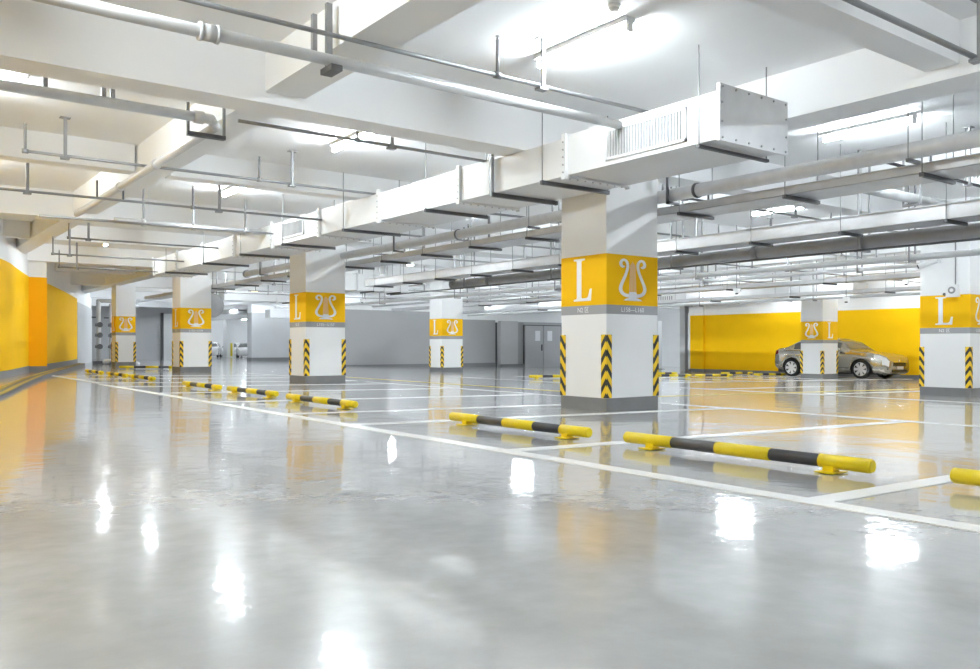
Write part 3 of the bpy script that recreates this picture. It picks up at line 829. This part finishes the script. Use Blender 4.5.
duct2('distant white air duct with a grille above the yellow wall and car', 25.2, 26.1, 14.3, 34, 2.39, 2.80, (16.6,18.8,21,23.2,25.4,27.6), 'y', (21.6,22.8))
duct2('pale air duct crossing behind the second column', 9.9, 13.1, 21.5, 22.2, 2.40, 2.87, (11.4,12.3), 'x')
duct2('small pale air duct far beyond the second column', 10.5, 17.0, 30.0, 30.6, 2.45, 2.8, (12.5,14.5), 'x')
duct2('low wide duct far off above the grey block', 20.0, 27.0, 49.0, 49.8, 2.5, 3.0, (22,24), 'x')

# round fan beside the third column
t = thing('jet_fan', 'round grey jet fan hanging beside the third column', 'fan', (9.75,30.0,2.2))
MB().cyl((9.75,29.2,2.2),(9.75,31.6,2.2), .40, 24).build('casing', 'pipe_dark', t)
MB().cyl((9.75,29.1,2.2),(9.75,29.25,2.2), .43, 24, .40).build('inlet_ring', 'midsteel', t)
for yy in (29.5, 31.3):
    for xx in (9.45, 10.05): MB().cyl((xx,yy,2.4),(xx,yy,SLAB), .012, 6).build('hanger_rod', 'steel', t)
# hanging direction sign
t = thing('direction_sign', 'long hanging sign with yellow square and white illegible marks', 'sign', (14.0,34.45,2.85))
MB().box(13.1,15.3,34.4,34.5,2.88,3.14).build('board', 'sign_dark', t)
MB().box(13.2,13.48,34.385,34.4,2.91,3.11).build('arrow_field', 'sign_yellow', t)
for a, c in ((13.6,13.78),(13.84,13.98),(14.03,14.22),(14.27,14.38),(14.45,14.66),(14.75,14.9),(14.98,15.2)):
    MB().box(a,c,34.385,34.4,2.93,3.09).build('white_mark', 'sign_lit', t)
for xx in (13.4,15.0): MB().cyl((xx,34.45,3.14),(xx,34.45,SLAB), .012, 6).build('hanger_rod', 'steel', t)

# riser pipes by the farthest column
def riser(x, y, r, top, label, turn):
    t = thing('riser_pipe', label, 'pipe', (x,y,fz(x)))
    MB().tube([(x,y,fz(x)+.12),(x,y,top),(x+turn,y,top)], r, 10).build('pipe_run', 'pipe_white', t)
    MB().box(x-.2,x+.2,y-.2,y+.2,fz(x)-.01,fz(x)+.14).build('plinth', 'darkframe', t)
    for zz in (.75, 1.25, 1.7):
        MB().cyl((x,y,zz-.07),(x,y,zz+.07), r*1.6, 10).build('valve_body', 'midsteel', t)
        MB().cyl((x,y-.06,zz),(x,y-.25,zz), .025, 6).build('valve_stem', 'steel', t)
        MB().cyl((x,y-.25,zz),(x,y-.28,zz), .12, 10).build('handwheel', 'steel', t)
    MB().box(x-.25,x+.02,y+r,y+r+.05,2.0,2.06).build('wall_clamp', 'steel', t)
riser(8.25, 39.4, .09, 2.75, 'thick white riser pipe nearest the curved wall', 1.6)
riser(8.85, 39.9, .07, 2.6, 'white riser pipe with valves left of the farthest column', 1.2)
t = thing('pipe_manifold', 'short floor level pipe bend at the foot of the risers', 'pipe', (9.2,39.2,fz(9)))
MB().tube([(8.35,39.0,.12),(9.3,39.0,.12),(9.7,39.3,.05),(9.9,39.4,fz(9.9)-.01)], .1, 10).build('pipe_run', 'pipe_white', t)
MB().box(8.6,8.7,38.9,39.1,fz(8.6)-.01,.1).build('saddle', 'steel', t)

# ================================================================== SMALL DEVICES
# camera and loudspeaker on the right-hand column
t = thing('security_camera', 'white bullet security camera on the right edge column', 'camera', (17.09,8.0,2.45))
MB().box(17.04,17.092,7.86,7.94,2.45,2.55).build('bracket', 'plastic', t)
MB().cyl((17.04,7.9,2.5),(16.93,7.95,2.47), .018, 8).build('arm', 'midsteel', t)
hd = MB(); hd.cyl((16.95,7.86,2.5),(16.82,8.16,2.38), .055, 12); hd.build('housing', 'plastic', t)
MB().cyl((16.82,8.16,2.38),(16.812,8.18,2.373), .042, 12).build('lens', 'black', t)
t = thing('loudspeaker_box', 'small square loudspeaker above the letter on the right edge column', 'speaker', (17.09,7.6,1.75))
MB().box(16.99,17.092,7.49,7.72,1.76,2.0).build('cabinet', 'plastic', t)
q = MB(); q.cyl((16.99,7.605,1.89),(16.98,7.605,1.89), .07, 16); q.build('grille_ring', 'midsteel', t)
MB().cyl((16.98,7.605,1.89),(16.975,7.605,1.89), .035, 12).build('cone', 'plastic', t)
MB().cyl((17.07,7.57,2.0),(17.07,7.57,3.16), .012, 8).build('conduit', 'midsteel', t)
MB().cyl((17.06,7.78,1.82),(17.09,7.78,1.82), .03, 10).build('junction', 'steel', t)
def detector(x, y, label):
    t = thing('smoke_detector', label, 'detector', (x,y,SLAB-.07), 'smoke detectors')
    MB().cyl((x,y,SLAB),(x,y,SLAB-.03), .055, 16).build('base', 'plastic', t)
    MB().cyl((x,y,SLAB-.03),(x,y,SLAB-.065), .048, 16, .03).build('sensor_head', 'plastic', t)
detector(5.05, 4.98, 'round smoke detector at the top centre of the photo')
detector(1.37, 10.0, 'round smoke detector above the pipe at the left edge')
def indicator(x, y, z, label):
    t = thing('bay_sensor', label, 'sensor', (x,y,z), 'bay occupancy sensors')
    MB().box(x-.06,x+.06,y-.06,y+.06,z,z+.11).build('housing', 'plastic', t)
    MB().cyl((x,y,z),(x,y,z-.03), .035, 10).build('lens', 'black', t)
    MB().cyl((x,y,z+.11),(x,y,SLAB), .01, 6).build('drop_rod', 'midsteel', t)
indicator(16.0, 12.9, 2.40, 'small white bay sensor right of the nearest column, upper one')
indicator(16.7, 12.4, 2.06, 'small white bay sensor just above the yellow wall')
indicator(19.0, 10.95, 1.87, 'small white bay sensor over the silver car')
indicator(21.2, 10.6, 2.37, 'small white bay sensor left of the right edge column')
indicator(18.0, 27.0, 2.25, 'small white bay sensor above the grey back wall right of the distant column')
indicator(12.9, 24.0, 2.2, 'small white bay sensor left of the distant column')
# column mounted call light on distant column
# lime sign in the lobby
t = thing('lobby_sign', 'narrow lime and yellow sign in the lobby left of the yellow wall', 'sign', (33.5,29.3,0.4))
MB().box(33.3,33.75,31.0,31.1,fz(33.5)-.01,.3).build('stand', 'midsteel', t)
MB().box(33.32,33.73,30.98,31.0,.3,1.35).build('panel', 'lime', t)
t = thing('steel_post', 'pale steel post in the lobby opening by the yellow wall', 'post', (34.3,30.5,fz(34.3)))
MB().box(34.0,34.35,30.3,30.6,fz(34.2)-.02,2.1).build('post_shaft', 'plastic', t)
MB().box(33.9,34.45,30.2,30.7,fz(34.2)-.02,fz(34.2)+.03).build('base_plate', 'midsteel', t)

# ================================================================== LAMPS
def lamp(x, y, label, group='ceiling batten lamps', L=1.25, z=SLAB):
    t = thing('batten_lamp', label, 'lamp', (x,y,z-.1), group)
    MB().box(x-.055,x+.055,y-L/2,y+L/2,z-.045,z).build('batten_body', 'plastic', t)
    for e in (-1,1): MB().box(x-.03,x+.03,y+e*(L/2-.015)-.015,y+e*(L/2-.015)+.015,z-.125,z-.045).build('tube_holder', 'plastic', t)
    MB().cyl((x,y-L/2+.03,z-.105),(x,y+L/2-.03,z-.105), .019, 10).build('tube', 'tube', t)
LY = [1.2, 5.7, 10.2, 14.7, 19.6, 24.2, 28.9, 33.5, 38.2, 42.8, 47.5, 52.0]  # last row is added to brighten the end wall and grey block
LX = [1.0, 5.35, 10.37, 15.1, 19.9, 24.6, 29.3]  # car column row runs on behind the back wall, added to light the block
special = {(5.35,5.7):'lit fluorescent batten above the near end of the duct', (5.35,10.2):'lit fluorescent batten just beyond the big cross beam on the left',
           (5.35,14.7):'lit fluorescent batten in the third ceiling bay on the left', (10.37,5.7):'lit fluorescent batten right of the duct end cap',
           (15.1,10.2):'lit fluorescent batten seen below the cable tray on the right'}
ROWN = ['beside the curved wall', 'between the curved wall and the duct', 'just right of the nearest column row', 'left of the right edge column row',
        'right of the right edge column row', 'left of the row with the car column', 'over the yellow wall']
ORD = ['first','second','third','fourth','fifth','sixth','seventh','eighth','ninth','tenth','eleventh','added twelfth']
for ix, x in enumerate(LX):
    for iy, y in enumerate(LY):
        if x < 2 and y > 15: continue  # farthest lamp kept here is added, out of view, to brighten the curved wall
        if x < 6 and y > 25: continue  # sixth lamp of the duct row is added to brighten the curved wall
        if x > 28 and y > 24: continue
        lamp(x, y, special.get((x,y), 'lit batten lamp %s, %s from the viewer' % (ROWN[ix], ORD[iy])), 'ceiling batten lamps')
for ix, x in enumerate((23, 28, 33, 38)):
    for iy, y in enumerate((64, 70, 76, 82, 88)):  # lamps set denser, with the last row added, to brighten the hall
        lamp(x, y, 'far hall batten lamp, %s row from left, %s from the viewer' % (ORD[ix], ORD[iy]), 'far hall batten lamps')
for ix, x in enumerate((34.5, 39.5)):
    for iy, y in enumerate((29, 34, 39)):
        lamp(x, y, 'lobby batten lamp, %s row from yellow wall, %s from the viewer' % (ORD[ix], ORD[iy]), 'lobby batten lamps')

# ================================================================== CAR
def build_car(label, paint='car', detail=True, group=None):
    root = thing('parked_car', label, 'car', (0,0,0), group)
    L0, L1 = -2.16, 2.33
    FW, RW, R = 1.40, -1.34, 0.335
    def lerp(tab, x):
        if x <= tab[0][0]: return tab[0][1]
        for (a, va), (c, vc) in zip(tab, tab[1:]):
            if x <= c:
                t_ = (x-a)/(c-a); t_ = t_*t_*(3-2*t_); return va + (vc-va)*t_
        return tab[-1][1]
    belt = [(-2.16,.86),(-2.04,.99),(-1.9,1.05),(-1.2,1.03),(-.2,.98),(.75,.96),(1.0,.955),(1.6,.93),(2.0,.87),(2.22,.79),(2.33,.66)]
    roof = [(-2.16,.86),(-2.04,.99),(-1.85,1.06),(-1.72,1.08),(-1.0,1.38),(-.5,1.46),(-.1,1.475),(.25,1.44),(.5,1.36),(1.1,.99),(1.25,.955),(1.6,.94),(2.0,.875),(2.22,.795),(2.33,.665)]
    width = [(-2.16,.74),(-2.04,.85),(-1.8,.91),(0,.925),(1.5,.915),(2.0,.885),(2.22,.80),(2.33,.70)]
    bot = [(-2.16,.34),(-2.0,.26),(-1.7,.19),(1.8,.17),(2.15,.18),(2.33,.22)]
    cab = lambda x: max(0.0, lerp(roof, x) - lerp(belt, x))
    xs = []; n = 97
    for i in range(n): xs.append(L0 + (L1-L0)*i/(n-1))
    rows = []
    for x in xs:
        wd, zb, zl, zr = lerp(width,x), lerp(bot,x), lerp(belt,x), lerp(roof,x)
        c_ = zr - zl
        wr_ = wd*.93 - .30*min(1, c_/.45) if c_ > .01 else wd*.90
        pts = [(0,zb),(wd*.80,zb),(wd*.965,zb+.07),(wd*.99,zb+.22*(zl-zb)/.75),(wd,zb+.5*(zl-zb)),(wd*.975,zb+.78*(zl-zb)),(wd*.955,zl-.03),(wd*.92,zl),
               (wd*.92+(wr_+.05-wd*.92)*.82, zl+c_*.80),(wr_, zl+c_*.955),(wr_*.7, zr-.0),(0,zr+.02)]
        out = []
        for (yy, zz) in pts:
            for wc in (FW, RW):
                d = abs(x-wc)
                if d < .385 and yy > .45:
                    zz = max(zz, R + math.sqrt(max(0, .385**2-d*d)) - .01)
            out.append((yy, zz))
        rows.append(out)
    nr = len(rows[0])
    body = MB(); sides = {k_: MB() for k_ in ((1,0),(1,1),(-1,0),(-1,1))}; shield = MB(); rear = MB(); lamps = {k_: MB() for k_ in ((1,0),(1,1),(-1,0),(-1,1))}
    def win(i, j, s_):
        x = (xs[i]+xs[i+1])/2
        if j == 7 and -1.28 < x < .62 and not (-.36 < x < -.27) and cab(x) > .13: return sides[(s_, int(x > -.3))]
        if j in (4,5) and x > (1.88 if j == 5 else 2.14): return lamps[(s_, 1)]
        if j == 5 and x < -1.92: return lamps[(s_, 0)]
        if j in (9,10) and .38 < x < 1.06: return shield
        if j in (9,10) and -1.68 < x < -1.05: return rear
        return body
    for i in range(n-1):
        for j in range(nr-1):
            for s_ in (1,-1):
                q = [(xs[i],s_*rows[i][j][0],rows[i][j][1]),(xs[i+1],s_*rows[i+1][j][0],rows[i+1][j][1]),
                     (xs[i+1],s_*rows[i+1][j+1][0],rows[i+1][j+1][1]),(xs[i],s_*rows[i][j+1][0],rows[i][j+1][1])]
                win(i,j,s_).face(q, True)
    for i in (0, n-1):
        body.face([(xs[i],y_,z_) for y_,z_ in rows[i]] + [(xs[i],-y_,z_) for y_,z_ in reversed(rows[i])])
    def fin(mb, nm, m_):
        me = bpy.data.meshes.new(nm)
        me.from_pydata(mb.v, [], mb.f)
        bm = bmesh.new(); bm.from_mesh(me); bmesh.ops.remove_doubles(bm, verts=bm.verts, dist=.0005)
        bmesh.ops.recalc_face_normals(bm, faces=bm.faces)
        for f in bm.faces: f.smooth = True
        bm.to_mesh(me); bm.free(); me.materials.append(M[m_])
        return child(nm, me, root)
    fin(body, 'body', paint); [fin(v_, 'side_window', 'glass') for v_ in sides.values()]; fin(shield, 'windscreen', 'glass'); fin(rear, 'rear_window', 'glass')
    for (sd, fr), v_ in lamps.items(): fin(v_, 'headlamp' if fr else 'tail_lamp', 'lamp_glass' if fr else 'red')
    MB().box(-2.0,2.0,-.74,.74,.16,.5).build('underbody', 'black', root)
    # wheels
    tire = MB(); prof = [(.24,-.1),(.30,-.1),(.328,-.085),(.335,-.04),(.335,.04),(.328,.085),(.30,.1),(.24,.1)]
    N = 28
    for i in range(N):
        a0, a1 = 2*math.pi*i/N, 2*math.pi*(i+1)/N
        for (r0,y0_),(r1,y1_) in zip(prof, prof[1:]):
            tire.face([(r0*math.cos(a0),y0_,r0*math.sin(a0)),(r0*math.cos(a1),y0_,r0*math.sin(a1)),(r1*math.cos(a1),y1_,r1*math.sin(a1)),(r1*math.cos(a0),y1_,r1*math.sin(a0))], True)
    tm = withmat(tire.mesh('tyre'), 'tire')
    rim = MB()
    for s_ in (1,):
        for i in range(N):
            a0, a1 = 2*math.pi*i/N, 2*math.pi*(i+1)/N
            rim.face([(.222*math.cos(a0),s_*.095,.222*math.sin(a0)),(.222*math.cos(a1),s_*.095,.222*math.sin(a1)),(.25*math.cos(a1),s_*.098,.25*math.sin(a1)),(.25*math.cos(a0),s_*.098,.25*math.sin(a0))])
        for i in range(7):
            a = 2*math.pi*i/7; ca, sa = math.cos(a), math.sin(a)
            P = [(.04,-.035),(.235,-.055),(.235,.055),(.04,.035)]
            rim.prism(P, (0,s_*.075,0), (ca,0,sa), (-sa,0,ca), (0,s_*.018,0))
        rim.cyl((0,s_*.07,0),(0,s_*.1,0), .055, 14)
    rm = withmat(rim.mesh('rim'), 'rim')
    hubm = withmat(MB().cyl((0,-.06,0),(0,.06,0), .2, 20).mesh('brake_disc'), 'steel')
    for wx in (FW, RW):
        for s_ in (-1,1):
            wt = child('tyre', tm, root, (wx, s_*.805, R))
            child('rim', rm, wt, (0,0,0), None if s_ > 0 else (0,0,math.pi)); child('brake_disc', hubm, wt)
    if not detail: return root
    for s_ in (-1,1):
        MB().box(2.20,2.30,s_*.66-.07,s_*.66+.07,.33,.40).build('fog_lamp', 'black', root)
        mrr = MB(); mrr.ball((.62,s_*1.02,1.02), .11, 8, 12, .65); mrr.build('wing_mirror', paint, root)
        MB().box(.60,.68,min(s_*.86,s_*.97),max(s_*.86,s_*.97),.96,1.0).build('mirror_arm', 'black', root)
        for hx in (-.15,-1.05): MB().box(hx-.1,hx+.1,min(s_*.92,s_*.945),max(s_*.92,s_*.945),.80,.83).build('door_handle', 'chrome', root)
        MB().box(-1.7,-.9,min(s_*.885,s_*.90),max(s_*.885,s_*.90),.99,1.01).build('window_trim', 'chrome', root)
        MB().box(-.9,.75,min(s_*.87,s_*.885),max(s_*.87,s_*.885),.965,.98).build('window_trim', 'chrome', root)
        MB().box(-.32,-.31,min(s_*.9,s_*.93),max(s_*.9,s_*.93),.3,.95).build('door_seam', 'black', root)
    MB().box(2.30,2.345,-.42,.42,.46,.60).build('grille', 'black', root)
    MB().box(2.30,2.36,-.46,.46,.595,.62).build('grille_trim', 'chrome', root)
    MB().box(2.26,2.345,-.50,.50,.25,.34).build('lower_intake', 'black', root)
    MB().box(2.345,2.365,-.22,.22,.35,.46).build('number_plate', 'plate', root)
    MB().cyl((2.32,0,.645),(2.355,0,.645), .045, 14).build('badge', 'chrome', root)
    return root
car = build_car('champagne silver saloon car parked against the yellow wall')
FWY = 15.67
car.rotation_euler = (Matrix.Rotation(SL, 3, 'Y') @ Matrix.Rotation(-math.pi/2, 3, 'Z')).to_euler()
cxw = 28.2 + .80
car.location = (cxw, FWY + 1.40, fz(cxw))
wc = build_car('small white car far off in the hall, beside the grey block', 'car_white', False, 'white cars in the far hall')
wc.location = (30.9, 82, fz(30.9)); wc.rotation_euler = (0,0,math.radians(252))
for x, y, r, lab in ((27.0, 81, 246, 'small white car far off in the hall, right behind the third column'), (31.6, 88, 240, 'small white car far off in the hall, middle of three')):
    c2 = copy_tree(wc); c2.location = (x, y, fz(x)); c2.rotation_euler = (0,0,math.radians(r)); c2['label'] = lab
